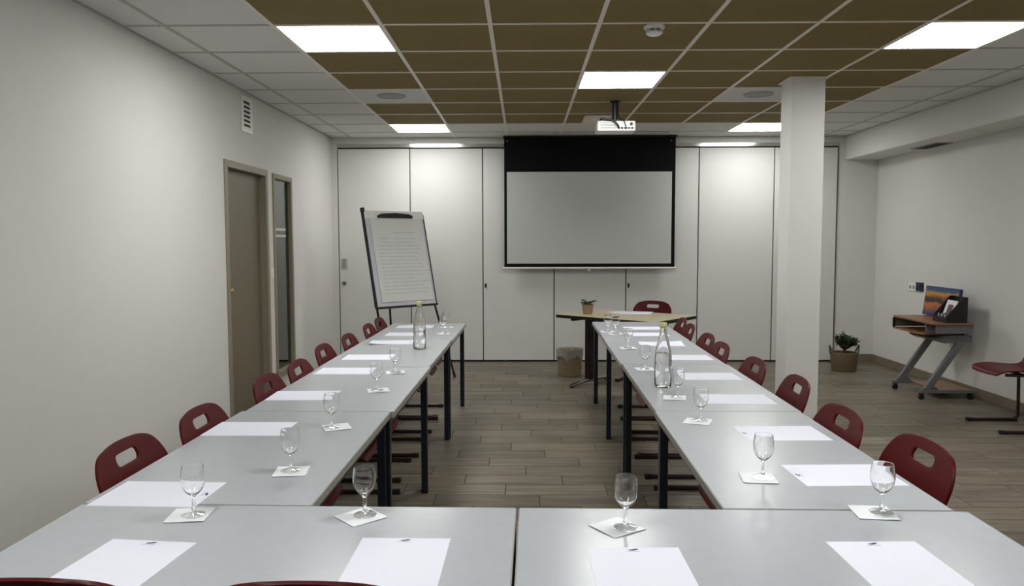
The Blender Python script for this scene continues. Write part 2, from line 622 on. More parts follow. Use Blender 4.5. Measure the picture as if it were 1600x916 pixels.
MB().box(-0.085, 0.045, -0.22, 0.22, -0.002, -0.0005).build('grille_backing', BLACKP, bv)
for i in range(6):
    MB().box(-0.003, 0.003, -0.22, 0.22, -0.007, -0.002, Matrix.Translation((-0.075 + i * 0.022, 0, 0))).build('slat', BLACKP, bv)

# rear wall behind the camera
struct(MB().box(XL - T, XR + 0.12, YF - 0.12, YF, 0, ZC + 0.03).build('wall_front', WALL), 'wall behind the camera')

# ---------------------------------------------------------------- back wall: folding partition
wb = MB()
wb.box(XL, XR, YB + 0.09, YB + 0.15, 0, ZC + 0.03)
wb.box(XL, -2.150, YB, YB + 0.09, 0, 2.60)
wb.box(3.635, XR, YB, YB + 0.09, 0, 2.60)
wb.box(-2.150, 3.635, YB - 0.004, YB + 0.09, 2.535, 2.62)
wall_back = struct(wb.build('wall_back', WALL), 'back wall with a white folding partition')
MB().box(-2.150, 3.635, YB - 0.004, YB + 0.09, 2.493, 2.535).build('head_track', TRACK, wall_back, bevel=0.002)
MB().box(-2.148, 3.633, YB + 0.03, YB + 0.088, 0.0, 2.493).build('track_shadow_gap', GAPD, wall_back)
px_ = [-2.145, -1.306, -0.463, 0.366, 1.200, 2.031, 2.895, 3.620]
panels = []
for i in range(7):
    g = 0.0065
    pan = MB().box(px_[i] + g, px_[i + 1] - g, YB, YB + 0.05, 0.016, 2.478).build('partition_panel', PANELW, wall_back, bevel=0.003)
    panels.append(pan)
    # aluminium edge profile of each leaf
    MB().box(px_[i] + g - 0.004, px_[i] + g, YB + 0.004, YB + 0.05, 0.016, 2.478).build('edge_profile', GREYPL, pan)
# end jamb strip on the right
MB().box(3.623, 3.634, YB - 0.006, YB + 0.05, 0.0, 2.493).build('end_jamb', ALU, wall_back)
# lock hardware
MB().box(-2.122, -2.049, YB - 0.004, YB, 1.086, 1.214).build('pull_plate', ALU, panels[0], bevel=0.002)
MB().box(-2.105, -2.075, YB - 0.0055, YB - 0.004, 1.10, 1.20).build('pull_recess', GREYPL, panels[0], bevel=0.0005, segs=1)
ry = Matrix.Rotation(PI / 2, 4, 'X')


def disc(mb, x, y0, y1, z, r, n=16):
    mb.tube([(x, y0, z), (x, y1, z)], r, n)
    return mb


disc(MB(), -2.089, YB, YB - 0.008, 0.922, 0.032).build('lock_rose', ALU, panels[0], smooth=True)
disc(MB(), -2.089, YB - 0.008, YB - 0.012, 0.922, 0.014).build('lock_cylinder', GAPD, panels[0], smooth=True)
for pi_, x in ((2, -0.433), (4, 1.230)):
    kh = MB(); disc(kh, x, YB, YB - 0.007, 0.905, 0.014); kh.box(x - 0.010, x + 0.010, YB - 0.006, YB, 0.868, 0.905)
    kh.build('keyhole_cover', BLACKP, panels[pi_])

# ================================================================== ceiling
ceil = struct(MB().box(XL - T, XR + 0.12, YF, YB + 0.15, ZC + 0.03, ZC + 0.09).build('ceiling', CEILV), 'suspended ceiling of brown and white tiles')
XB = 3.70
cols = [XL] + [GX0 + TILE * k for k in range(-2, 8) if XL + 0.02 < GX0 + TILE * k < XB - 0.02] + [XB]
rowsY = [GY0 + TILE * k for k in range(-13, 8) if YF + 0.02 < GY0 + TILE * k < YB - 0.02]
rowsY = [YF] + rowsY + [YB]


def col_idx(x):
    return round((x - GX0) / TILE)


LIGHTS = {(-1, 0): 'front left of the brown field', (5, 0): 'front right of the brown field', (2, 2): 'middle of the brown field in front of the projector',
          (-1, 6): 'back left corner of the brown field', (5, 6): 'back right behind the square column',
          (2, -4): 'overhead above the near tables, outside the view', (-1, -6): 'left overhead behind the viewpoint', (5, -6): 'right overhead behind the viewpoint'}
SPEAKERS = [(-1, 3), (4, 3)]
COLUMN = (1.969, 2.215, 5.72, 5.95)
tile_me = {}
for i in range(len(cols) - 1):
    for j in range(len(rowsY) - 1):
        a, b, y0, y1 = cols[i], cols[i + 1], rowsY[j], rowsY[j + 1]
        c = math.floor(((a + b) / 2 - GX0) / TILE)
        r = math.floor(((y0 + y1) / 2 - GY0) / TILE)
        if (c, r) in LIGHTS:
            continue
        brown = -1 <= c <= 5 and -8 <= r <= 5 and (c, r) not in SPEAKERS
        m_ = TILEB if brown else TILEW
        # tiles cut round the column
        cut = a < COLUMN[1] and b > COLUMN[0] and y0 < COLUMN[3] and y1 > COLUMN[2]
        key = (round(b - a, 3), round(y1 - y0, 3), brown)
        w_, h_ = (b - a), (y1 - y0)
        if cut:
            mb = MB()
            cx_, cy_ = (a + b) / 2, (y0 + y1) / 2
            x0c, x1c = max(COLUMN[0], a + 0.004) - cx_, min(COLUMN[1], b - 0.004) - cx_
            y0c, y1c = max(COLUMN[2], y0 + 0.004) - cy_, min(COLUMN[3], y1 - 0.004) - cy_
            X0, X1, Y0, Y1 = -w_ / 2 + 0.004, w_ / 2 - 0.004, -h_ / 2 + 0.004, h_ / 2 - 0.004
            for q in ((X0, x0c, Y0, Y1), (x1c, X1, Y0, Y1), (x0c, x1c, Y0, y0c), (x0c, x1c, y1c, Y1)):
                if q[1] - q[0] > 0.002 and q[3] - q[2] > 0.002:
                    mb.box(q[0], q[1], q[2], q[3], 0.003, 0.017)
            me = mb.mesh('ceiling_tile', m_)
        else:
            if key not in tile_me:
                tile_me[key] = MB().box(-w_ / 2 + 0.004, w_ / 2 - 0.004, -h_ / 2 + 0.004, h_ / 2 - 0.004, 0.003, 0.017).mesh('ceiling_tile', m_)
            me = tile_me[key]
        o = link('ceiling_tile', me, ceil)
        o.location = ((a + b) / 2, (y0 + y1) / 2, ZC)
for x in cols:
    if x in (XL, XB):
        x0, x1 = (x, x + 0.022) if x == XL else (x - 0.022, x)
    else:
        x0, x1 = x - 0.012, x + 0.012
    y_end = YB
    if COLUMN[0] < x < COLUMN[1]:
        MB().box(x0, x1, YF, COLUMN[2], ZC - 0.001, ZC + 0.003).build('grid_bar', GRIDM, ceil)
        MB().box(x0, x1, COLUMN[3], YB, ZC - 0.001, ZC + 0.003).build('grid_bar', GRIDM, ceil)
    else:
        MB().box(x0, x1, YF, YB, ZC - 0.001, ZC + 0.003).build('grid_bar', GRIDM if -1.5 < x < 2.9 else GRIDSHADE, ceil)
for y in rowsY:
    y0, y1 = (y, y + 0.022) if y == YF else ((y - 0.022, y) if y == YB else (y - 0.012, y + 0.012))
    # one cross bar per field so that bars over white tiles take the painted shadow-line grey
    spans = [(XL, GX0 - TILE, GRIDSHADE), (GX0 - TILE, GX0 + 6 * TILE, GRIDM if y < 8 else GRIDSHADE), (GX0 + 6 * TILE, XB, GRIDSHADE)]
    for a, b, m_ in spans:
        if a < COLUMN[0] < b and y0 < COLUMN[3] and y1 > COLUMN[2]:
            continue
        MB().box(a, b, y0, y1, ZC - 0.0004, ZC + 0.003).build('grid_bar', m_, ceil)

# LED panels
for (c, r), where in LIGHTS.items():
    cx_, cy_ = GX0 + TILE * (c + 0.5), GY0 + TILE * (r + 0.5)
    t_ = thing('ceiling_light_panel', 'square white LED ceiling panel, ' + where, 'ceiling light', (cx_, cy_, ZC), 0, 'LED ceiling panels')
    fr_ = MB()
    for s in (-1, 1):
        fr_.box(-0.288, 0.288, *(sorted((s * 0.288, s * 0.282))), -0.0015, 0.016)
        fr_.box(*(sorted((s * 0.288, s * 0.282))), -0.282, 0.282, -0.0015, 0.016)
    fr_.build('panel_frame', WHITEPL, t_)
    MB().box(-0.282, 0.282, -0.282, 0.282, 0.0005, 0.012).build('diffuser', LEDDIM if r == 6 else LEDM, t_)   # the row by the screen is dimmed

# flush loudspeakers in the two white tiles
for (c, r), lab in zip(SPEAKERS, ('left round grey ceiling loudspeaker in a white tile', 'right round grey ceiling loudspeaker in a white tile near the column')):
    cx_, cy_ = GX0 + TILE * (c + 0.5), GY0 + TILE * (r + 0.5) - 0.02
    t_ = thing('ceiling_speaker', lab, 'loudspeaker', (cx_, cy_, ZC + 0.003), 0, 'ceiling loudspeakers')
    MB().lathe([(0.118, 0), (0.118, -0.006), (0.108, -0.009), (0.100, -0.006), (0.100, 0)], 28).build('speaker_ring', GREYPL, t_, smooth=True)
    MB().lathe([(0, -0.008), (0.05, -0.0075), (0.100, -0.005), (0.100, 0)], 28).build('speaker_grille', GREYPL, t_, smooth=True)

# smoke detector
t_ = thing('smoke_detector', 'white round smoke detector under the brown tiles', 'smoke detector', (0.730, 4.345, ZC - 0.001))
MB().lathe([(0, 0), (0.058, 0), (0.058, -0.012), (0.052, -0.018), (0, -0.018)], 28).build('detector_base', WHITEPL, t_, smooth=True)
MB().lathe([(0.034, -0.018), (0.034, -0.034), (0, -0.034)], 24).build('smoke_chamber', GREYPL, t_, smooth=True)
MB().lathe([(0, -0.034), (0.046, -0.034), (0.044, -0.042), (0.030, -0.050), (0, -0.052)], 28).build('detector_cap', WHITEPL, t_, smooth=True)
for i in range(8):
    a = i * PI / 4
    MB().beam((0.043 * math.cos(a), 0.043 * math.sin(a), -0.018), (0.043 * math.cos(a), 0.043 * math.sin(a), -0.035), 0.007, 0.007).build('detector_rib', WHITEPL, t_)

# square column
cmb = MB().box(COLUMN[0], COLUMN[1], COLUMN[2], COLUMN[3], 0, ZC + 0.02)
colm = struct(cmb.build('column', BEAMW, bevel=0.004), 'square white column from floor to ceiling')
tr = MB()
a, b, c, dd_ = COLUMN
tr.box(a - 0.022, b + 0.022, c - 0.022, c, ZC - 0.004, ZC + 0.003); tr.box(a - 0.022, b + 0.022, dd_, dd_ + 0.022, ZC - 0.004, ZC + 0.003)
tr.box(a - 0.022, a, c, dd_, ZC - 0.004, ZC + 0.003); tr.box(b, b + 0.022, c, dd_, ZC - 0.004, ZC + 0.003)
tr.build('column_trim', GRIDM, colm)

# left wall vent
v = thing('wall_vent', 'white slotted ventilation grille high on the left wall', 'vent', (XL, 6.20, 2.43))
vf = MB()
vf.box(0, 0.010, -0.12, -0.075, -0.143, 0.143); vf.box(0, 0.010, 0.075, 0.12, -0.143, 0.143)
vf.box(0, 0.010, -0.075, 0.075, 0.118, 0.143); vf.box(0, 0.010, -0.075, 0.075, -0.143, -0.112)
vf.build('grille_frame', WHITEPL, v, bevel=0.002)
MB().box(0, 0.002, -0.075, 0.075, -0.112, 0.118).build('grille_backing', GAPD, v)
for i in range(7):
    z = -0.105 + i * 0.036
    MB().box(0.001, 0.012, -0.075, 0.075, -0.007, 0.007, Matrix.Translation((0, 0, z))).build('slat', WHITEPL, v)

# light switch between door and window
t_ = thing('light_switch', 'small white light switch between door and narrow window', 'light switch', (XL, 6.735, 1.13))
MB().box(0, 0.010, -0.04, 0.04, -0.04, 0.04).build('switch_plate', WHITEPL, t_, bevel=0.003)
MB().box(0.010, 0.014, -0.022, 0.022, -0.022, 0.022).build('rocker', WHITEPL, t_, bevel=0.002)

# ================================================================== projection screen
SY = 8.80
s_ = thing('projection_screen', 'pulled-down projection screen with black border on the back wall', 'projection screen', (0.762, SY, 1.11))
hw, H_ = 0.973, 1.482
fab = MB().box(-hw, hw, -0.0015, 0.0015, 0.0, H_).build('black_backing', BLACKF, s_)
MB().box(-0.943, 0.934, -0.0035, -0.0018, 0.044, 1.088).build('white_surface', SCREENW, s_)
MB().tube([(-hw - 0.02, 0, -0.008), (hw + 0.02, 0, -0.008)], 0.012, 12).build('bottom_bar', WHITEPL, s_, smooth=True)
MB().box(-hw - 0.01, hw + 0.01, -0.03, 0.09, H_ - 0.004, H_ + 0.0115).build('screen_case', BLACKP, s_, bevel=0.002)
for x in (-hw + 0.035, hw - 0.05):
    MB().tube([(x, -0.0015, H_ - 0.045), (x, -0.006, H_ - 0.045)], 0.008, 10).build('screw', GREYPL, s_)
t_ = MB().tube([(0, 0, -0.020), (0, 0.0, -0.045)], 0.012, 8)
t_.build('pull_grip', WHITEPL, s_)

# ================================================================== projector
pj = thing('projector', 'white projector hanging from a black ceiling pole', 'projector', (0.790, 6.66, ZC - 0.001))
MB().lathe([(0, 0), (0.045, 0), (0.045, -0.006), (0.026, -0.012), (0, -0.012)], 20).build('ceiling_flange', BLACKP, pj, smooth=True)
MB().tube([(0, 0, -0.010), (0, 0, -0.165)], 0.024, 14).build('pole', BLACKP, pj, smooth=True)
arm = MB().box(-0.05, 0.06, -0.05, 0.05, -0.172, -0.160)
for sx, sy in ((-1, -1), (1, -1), (-1, 1), (1, 1)):
    arm.beam((sx * 0.03, sy * 0.03, -0.166), (sx * 0.10, sy * 0.08, -0.176), 0.016, 0.006)
arm.build('mount_arms', BLACKP, pj)
bd = MB().prism(rounded_rect(-0.160, 0.165, -0.11, 0.11, 0.02), -0.262, -0.178).build('body', WHITEPL, pj, bevel=0.006)
for i in range(5):
    MB().box(-0.135, 0.0, -0.1125, -0.1095, -0.250 + i * 0.013, -0.244 + i * 0.013).build('vent_slot', GREYPL, bd)
for i, (x, w_) in enumerate(((0.020, 0.018), (0.046, 0.022), (0.078, 0.026), (0.108, 0.018), (0.134, 0.020))):
    MB().box(x - w_ / 2, x + w_ / 2, -0.114, -0.109, -0.246, -0.232).build('port', BLACKP, bd)
MB().tube([(0.125, -0.109, -0.205), (0.125, -0.118, -0.205)], 0.013, 12).build('rear_button', BLACKP, bd, smooth=True)
MB().tube([(-0.06, 0.105, -0.215), (-0.06, 0.135, -0.215)], 0.035, 18).build('lens', BLACKP, bd, smooth=True)
MB().tube(bend([(0.078, -0.114, -0.238), (0.078, -0.15, -0.235), (0.06, -0.14, -0.18), (0.04, -0.06, -0.158), (0.028, 0, -0.12), (0.028, 0, -0.01)], 0.04), 0.004, 8).build('cable', BLACKP, pj, smooth=True)
MB().tube(bend([(0.020, -0.114, -0.238), (0.010, -0.145, -0.22), (-0.02, -0.13, -0.178), (-0.12, -0.10, -0.160), (-0.135, -0.08, -0.165)], 0.04), 0.008, 8).build('cable', BLACKP, pj, smooth=True)

t_ = thing('ceiling_socket_plate', 'pale square connection plate on brown tiles behind the projector', 'socket plate', (0.72, 7.56, ZC - 0.001))
MB().box(-0.13, 0.13, -0.21, 0.21, -0.014, 0).build('plate', GRIDM, t_, bevel=0.003)
MB().box(-0.06, 0.06, -0.10, 0.02, -0.026, -0.014).build('socket', WHITEPL, t_, bevel=0.003)


# ================================================================== grey tables
def make_table(L, W, rz, cx, cy, label, group, corner_legs=True):
    t = thing('meeting_table', label, 'table', (cx, cy, 0), rz, group)
    top = MB().prism(rounded_rect(-W / 2 + 0.002, W / 2 - 0.002, -L / 2 + 0.002, L / 2 - 0.002, 0.004), TABLE_H - 0.022, TABLE_H).build('table_top', LAMIN, t, bevel=0.0012, segs=1)
    eb = MB()
    o_ = rounded_rect(-W / 2, W / 2, -L / 2, L / 2, 0.005)
    eb.prism(o_, TABLE_H - 0.026, TABLE_H - 0.0022)
    eb.build('edge_band', EDGEB, top)
    fr = MB()
    ix, iy = W / 2 - 0.035, L / 2 - 0.018
    if W > L:
        ix, iy = W / 2 - 0.018, L / 2 - 0.035
    for s in (-1, 1):
        fr.box(-ix, ix, *(sorted((s * iy - 0.0125, s * iy + 0.0125))), TABLE_H - 0.062, TABLE_H - 0.026)
        fr.box(*(sorted((s * ix - 0.0125, s * ix + 0.0125))), -iy, iy, TABLE_H - 0.062, TABLE_H - 0.026)
    fr.build('under_frame', NAVY, t)
    for sx in (-1, 1):
        for sy in (-1, 1):
            lg = MB().box(sx * ix - 0.017, sx * ix + 0.017, sy * iy - 0.017, sy * iy + 0.017, 0.012, TABLE_H - 0.027).build('leg', NAVY, t, bevel=0.004)
            MB().box(sx * ix - 0.0175, sx * ix + 0.0175, sy * iy - 0.0175, sy * iy + 0.0175, 0.0, 0.014).build('foot_cap', BLACKP, lg, bevel=0.002)
    return t


def rowpt(u, v):
    """point of the askew table group, u across and v away from the camera"""
    return (u + 0.0155 * (v - 2.0), v - 0.0155 * u)


G_T = 'grey laminate meeting tables'
# front pair
for (u0, u1, lab) in ((-1.190, -0.017, 'grey meeting table at the front left, nearest the camera'), (-0.011, 1.160, 'grey meeting table at the front right, nearest the camera')):
    c_ = rowpt((u0 + u1) / 2, 1.728)
    make_table(0.518, u1 - u0, ROWROT, c_[0], c_[1], lab, G_T)
LJ = [1.990, 3.115, 4.240, 5.390, 6.500]
RJ = [1.990, 3.150, 4.360, 5.440, 6.640]
TO = ['first', 'second', 'third', 'last']
for i in range(4):
    sh = [0.0, 0.014, 0.006, 0.012][i]
    c_ = rowpt(-0.878 + sh, (LJ[i] + LJ[i + 1]) / 2)
    make_table(LJ[i + 1] - LJ[i] - 0.004, 0.624, ROWROT, c_[0], c_[1], 'grey meeting table, %s of the left row counting from the front' % TO[i], G_T)
    c_ = rowpt(0.828 + [0, 0.004, -0.004, 0.0][i], (RJ[i] + RJ[i + 1]) / 2)
    make_table(RJ[i + 1] - RJ[i] - 0.004, 0.600, ROWROT, c_[0], c_[1], 'grey meeting table, %s of the right row counting from the front' % TO[i], G_T)


# ================================================================== chairs
def chair_shell():
    # (y, z, half width) along the profile from the front lip of the seat to the top of the back
    prof = [(0.274, 0.412, 0.150), (0.268, 0.428, 0.178), (0.246, 0.444, 0.194), (0.17, 0.453, 0.203), (0.07, 0.449, 0.206), (-0.015, 0.441, 0.204), (-0.070, 0.440, 0.196),
            (-0.108, 0.452, 0.184), (-0.132, 0.485, 0.174), (-0.152, 0.540, 0.180), (-0.173, 0.600, 0.198), (-0.191, 0.645, 0.210), (-0.207, 0.686, 0.208),
            (-0.219, 0.715, 0.201), (-0.233, 0.753, 0.178), (-0.241, 0.775, 0.146), (-0.246, 0.789, 0.092)]
    nrow = len(prof)
    hole_rows = (13, 14)
    cols_ = [-1, -0.82, -0.60, -0.32, -0.19, 0.19, 0.32, 0.60, 0.82, 1]
    bm = bmesh.new()
    V = []
    for k, (y, z, hw) in enumerate(prof):
        row = []
        for c in cols_:
            x = c * hw
            if abs(c) < 0.38 and k >= 11:
                x = c * 0.208 if k <= 14 else c * hw * 1.15
            q = (x / 0.21) ** 2
            back = min(1.0, max(0.0, (z - 0.45) / 0.12))
            yy = y + 0.015 * q * back
            zz = z + 0.012 * q * (1 - back)
            if k >= nrow - 1:
                zz -= 0.006 * (c * c)
            row.append(bm.verts.new((x, yy, zz)))
        V.append(row)
    for k in range(nrow - 1):
        for i in range(len(cols_) - 1):
            if k == hole_rows[0] and 3 <= i <= 5:
                continue
            bm.faces.new((V[k][i], V[k][i + 1], V[k + 1][i + 1], V[k + 1][i]))
    me = bpy.data.meshes.new('seat_shell')
    bm.to_mesh(me); bm.free()
    tmp = bpy.data.objects.new('tmp', me); COL.objects.link(tmp)
    m1 = tmp.modifiers.new('s', 'SUBSURF'); m1.levels = 2; m1.render_levels = 2
    m2 = tmp.modifiers.new('t', 'SOLIDIFY'); m2.thickness = 0.009; m2.offset = 0
    m3 = tmp.modifiers.new('b', 'BEVEL'); m3.width = 0.003; m3.segments = 2; m3.limit_method = 'ANGLE'; m3.angle_limit = math.radians(60)
    dg = bpy.context.evaluated_depsgraph_get()
    out = bpy.data.meshes.new_from_object(tmp.evaluated_get(dg))
    out.name = 'seat_shell'
    bpy.data.objects.remove(tmp)
    out.materials.clear()
    out.materials.append(RED)
    for p_ in out.polygons:
        p_.use_smooth = True
    return out


def make_chair():
    t = thing('school_chair', 'chair', 'chair', (0, 0, 0), 0, 'red plastic shell chairs')
    link('seat_shell', chair_shell(), t)
    for s in (-1, 1):
        pts = bend([(s * 0.145, 0.205, 0.424), (s * 0.150, -0.065, 0.418), (s * 0.205, -0.115, 0.39), (s * 0.208, -0.125, 0.0135), (s * 0.208, 0.265, 0.0135)], 0.055, 6)
        fr = MB().tube(pts, 0.0125, 10).build('leg', MAROON, t, smooth=True)
        cap = MB().box(s * 0.208 - 0.0155, s * 0.208 + 0.0155, 0.230, 0.275, 0.0, 0.028)
        cap.build('foot_cap', BLACKP, fr, bevel=0.003)
        MB().box(s * 0.208 - 0.0155, s * 0.208 + 0.0155, -0.115, -0.065, 0.0, 0.012).build('foot_pad', BLACKP, fr, bevel=0.002)
    MB().tube([(-0.147, 0.06, 0.420), (0.147, 0.06, 0.420)], 0.010, 8).tube([(-0.150, -0.05, 0.418), (0.150, -0.05, 0.418)], 0.010, 8).build('crossbar', MAROON, t, smooth=True)
    return t


chair0 = make_chair()
chair_used = [False]


def place_chair(x, y, rz, label, group):
    c = chair0 if not chair_used[0] else copy_tree(chair0)
    chair_used[0] = True
    c.location = (x, y, 0)
    c.rotation_euler = (0, 0, rz)
    c['label'] = label
    c['group'] = group
    return c


R_CH = [(1.285, 2.39, 0.00), (1.225, 2.865, 0.0), (1.290, 3.53, -0.06), (1.265, 4.075, 0.0), (1.245, 4.70, 0.0), (1.270, 5.155, 0.0), (1.280, 5.76, -0.05), (1.315, 6.21, -0.04)]
L_CH = [(-1.285, 2.38, 0.0), (-1.250, 2.858, 0.0), (-1.228, 3.545, 0.0), (-1.210, 3.995, 0.0), (-1.240, 4.62, 0.0), (-1.205, 5.140, 0.0), (-1.195, 5.77, 0.0), (-1.200, 6.24, 0.0)]
for i, (x, y, a) in enumerate(R_CH):
    rz = PI / 2 + a
    place_chair(x - 0.246, y, rz, 'red shell chair on the right side of the right table row, %s from the camera' % ORD[i], 'red chairs along the right table row')
for i, (x, y, a) in enumerate(L_CH):
    rz = -PI / 2 + a
    place_chair(x + 0.246, y, rz, 'red shell chair by the left wall at the left table row, %s from the camera' % ORD[i], 'red chairs along the left table row')
place_chair(-0.932, 1.380 + 0.246, 0.0, 'red chair back cut off at the bottom left corner of the picture', 'red chairs at the front tables')
place_chair(-0.408, 1.372 + 0.246, 0.0, 'red chair back just showing at the bottom edge, left of centre', 'red chairs at the front tables')
place_chair(1.350 - 0.10, 7.99 - 0.22, PI * 152 / 180, 'red chair behind the pale table under the projection screen', None or 'red chairs away from the rows')
place_chair(3.755, 5.77, PI / 2, 'red chair standing alone by the right wall at the picture edge', 'red chairs away from the rows')

# ================================================================== papers
LOGO = []


def logo_parts():
    me1 = MB()
    # two leaning leaf shapes and a small caption line
    def lens(cx, cy, a, b, rot, z=0.00042):
        poly = [(cx + a * math.cos(t) * math.cos(rot) - b * math.sin(t) * math.sin(rot), cy + a * math.cos(t) * math.sin(rot) + b * math.sin(t) * math.cos(rot)) for t in [2 * PI * i / 14 for i in range(14)]]
        return poly
    me1.prism(lens(0.003, 0.0045, 0.0085, 0.0042, 0.35), 0.0003, 0.00045)
    me1.prism(lens(-0.005, 0.0015, 0.0075, 0.0032, -0.1), 0.0003, 0.00044)
    a = me1.mesh('logo', INK)
    me2 = MB()
    x = -0.017
    for w_ in (0.004, 0.003, 0.004, 0.002, 0.004, 0.003, 0.004, 0.003):
        me2.box(x, x + w_ * 0.8, -0.0075, -0.0050, 0.0003, 0.00045)
        x += w_ + 0.0006
    b = me2.mesh('logo_caption', INKL)
    return a, b


LG1, LG2 = logo_parts()
paper_me = {}


def make_paper(cx, cy, rz, label, group, curl=0.0, z=TABLE_H):
    if curl not in paper_me:
        def top(u, v, c=curl):
            x, y = (u - 0.5) * 0.21, (v - 0.5) * 0.297
            lift = 0.0
            if c:
                d_ = max(0.0, (x + 0.105) / 0.21 + (0.1485 - y) / 0.297 - 1.35)
                lift = c * d_ * d_
            return Vector((x, y, 0.0003 + lift))
        paper_me[curl] = MB().sheet(top, 10, 14, 0.0003).mesh('paper_sheet', PAPER, fix=True)
    o = link('paper_sheet', paper_me[curl])
    tag(o, label, 'paper', group)
    o.location = (cx, cy, z + 0.0002)
    o.rotation_euler = (0, 0, rz)
    l1 = link('logo', LG1, o); l1.location = (0, 0.132, 0)
    l2 = link('logo_caption', LG2, o); l2.location = (0, 0.132, 0)
    return o


G_P = 'sheets of letterhead paper on the tables'
make_paper(-0.885, 1.605, -0.10, 'letterhead sheet at the far left of the front tables', G_P)
make_paper(-0.279, 1.626, -0.012, 'letterhead sheet on the front table just left of the middle seam', G_P)
make_paper(0.254, 1.575, 0.01, 'letterhead sheet on the front table just right of the middle seam', G_P)
make_paper(0.817, 1.615, 0.02, 'letterhead sheet at the far right of the front tables', G_P)
# along the left row the top of the sheet points to the aisle (+x): rz = -90 deg
LP = [(-1.020, 2.090, -0.03), (-1.028, 2.832, -0.0), (-1.004, 3.455, 0.03), (-0.965, 4.115, 0.0), (-0.935, 4.605, 0.02), (-0.915, 5.285, 0.08), (-0.885, 5.745, 0.0), (-0.885, 6.250, 0.03)]
RP = [(0.962, 2.278, 0.03), (0.945, 2.778, 0.02), (0.951, 3.383, -0.02), (0.965, 3.955, 0.0), (0.980, 4.595, 0.0), (0.945, 5.205, -0.06), (0.940, 5.740, 0.0), (0.965, 6.140, 0.03)]
for i, (x, y, a) in enumerate(LP):
    make_paper(x, y, -PI / 2 + a, 'letterhead sheet on the left table row, %s from the camera' % ORD[i], G_P, 0.02 if i == 5 else 0.0)
for i, (x, y, a) in enumerate(RP):
    make_paper(x, y, PI / 2 + a, 'letterhead sheet on the right table row, %s from the camera' % ORD[i], G_P, 0.02 if i == 5 else 0.0)


# ================================================================== wine glasses on napkins
def glass_mesh():
    outer = [(0.0, 0.0), (0.030, 0.0), (0.0305, 0.0015), (0.028, 0.0030), (0.014, 0.0052), (0.0065, 0.0090), (0.0046, 0.020), (0.0042, 0.034), (0.0, 0.0460), (0.0052, 0.0475), (0.0085, 0.0525), (0.0165, 0.0590),
             (0.0235, 0.0680), (0.0282, 0.0790), (0.0300, 0.0910), (0.0297, 0.1040), (0.0282, 0.1170), (0.0268, 0.1270), (0.0262, 0.1290)]
    inner = [(0.0254, 0.1290), (0.0258, 0.1265), (0.0272, 0.1168), (0.0286, 0.1040), (0.0289, 0.0912), (0.0271, 0.0796), (0.0224, 0.0690), (0.0154, 0.0606), (0.0075, 0.0556), (0.0, 0.0540)]
    bowl = MB().lathe(outer[8:] + inner, 28).mesh('bowl', GLASS, smooth=True)
    stem = MB().lathe([(0, 0.0086)] + outer[5:8] + [(0.0045, 0.0458), (0, 0.0458)], 16).mesh('stem', GLASS, smooth=True)
    foot = MB().lathe(outer[:5] + [(0.0062, 0.0085), (0, 0.0085)], 28).mesh('foot', FOOTGLASS, smooth=True)
    return bowl, stem, foot


def napkin_mesh(seed):
    rnd = random.Random(seed)
    k = rnd.uniform(0.0012, 0.0022); ph = rnd.uniform(0, 6)
    cu = rnd.choice((0.0, 0.002, 0.003))

    def top(u, v):
        x, y = (u - 0.5) * 0.100, (v - 0.5) * 0.100
        e = max(abs(x), abs(y)) / 0.05
        return Vector((x, y, 0.0014 + max(0, e - 0.72) * (k * (1 + math.sin(3 * math.atan2(y, x) + ph)) + cu)))
    return MB().sheet(top, 12, 12, 0.0012).mesh('napkin', NAPKIN, smooth=True)


GL_ME = glass_mesh()
NAP_ME = [napkin_mesh(s) for s in range(5)]
G_G, G_N = 'stemmed glasses on the tables', 'paper napkins under the glasses'
PLACES = [  # glass x, y, napkin rotation, napkin offset, phrase
    (-0.847, 1.915, 0.10, (-0.012, 0.004), 'at the left end of the front tables'),
    (-0.406, 1.918, 0.75, (-0.010, -0.006), 'on the front table left of the middle seam'),
    (0.251, 1.838, 0.60, (-0.020, 0.008), 'on the front table right of the middle seam'),
    (0.926, 1.948, -0.10, (-0.020, 0.004), 'at the right end of the front tables')]
for i, (x, y, r, o_) in enumerate([(-0.712, 2.295, 0.12, (0.002, 0.0)), (-0.722, 2.842, 0.4, (0.016, 0.010)), (-0.690, 3.570, 0.3, (0.006, 0.0)), (-0.684, 4.060, 0.2, (0.0, 0.0)), (-0.604, 5.770, 0.0, (0.0, 0.0)), (-0.627, 6.190, 0.2, (0.01, 0.0))]):
    PLACES.append((x, y, r, o_, 'on the left table row, %s from the camera' % ['nearest', 'second', 'third', 'fourth', 'second farthest', 'farthest'][i]))
for i, (x, y, r, o_) in enumerate([(0.712, 2.240, -0.12, (-0.014, 0.0)), (0.692, 2.955, -0.4, (-0.010, 0.0)), (0.694, 3.405, -0.2, (-0.014, 0.0)), (0.668, 4.165, 0.1, (0.0, 0.0)), (0.689, 4.980, 0.2, (0.0, 0.0)), (0.701, 5.765, 0.0, (0.0, 0.0)), (0.656, 5.900, 0.1, (0.0, 0.0))]):
    PLACES.append((x, y, r, o_, 'on the right table row, %s from the camera' % ['nearest', 'second', 'third', 'fourth', 'fifth', 'second farthest', 'farthest'][i]))
for i, (x, y, r, o_, ph) in enumerate(PLACES):
    n_ = link('napkin', NAP_ME[i % 5]); n_.location = (x + o_[0], y + o_[1], TABLE_H + 0.0005); n_.rotation_euler = (0, 0, r)
    tag(n_, 'white paper napkin under the glass ' + ph, 'napkin', G_N)
    g_ = thing('wine_glass', 'empty stemmed wine glass ' + ph, 'glass', (x, y, TABLE_H + 0.0036), 0, G_G)
    for nm, me_ in zip(('bowl', 'stem', 'foot'), GL_ME):
        link(nm, me_, g_)


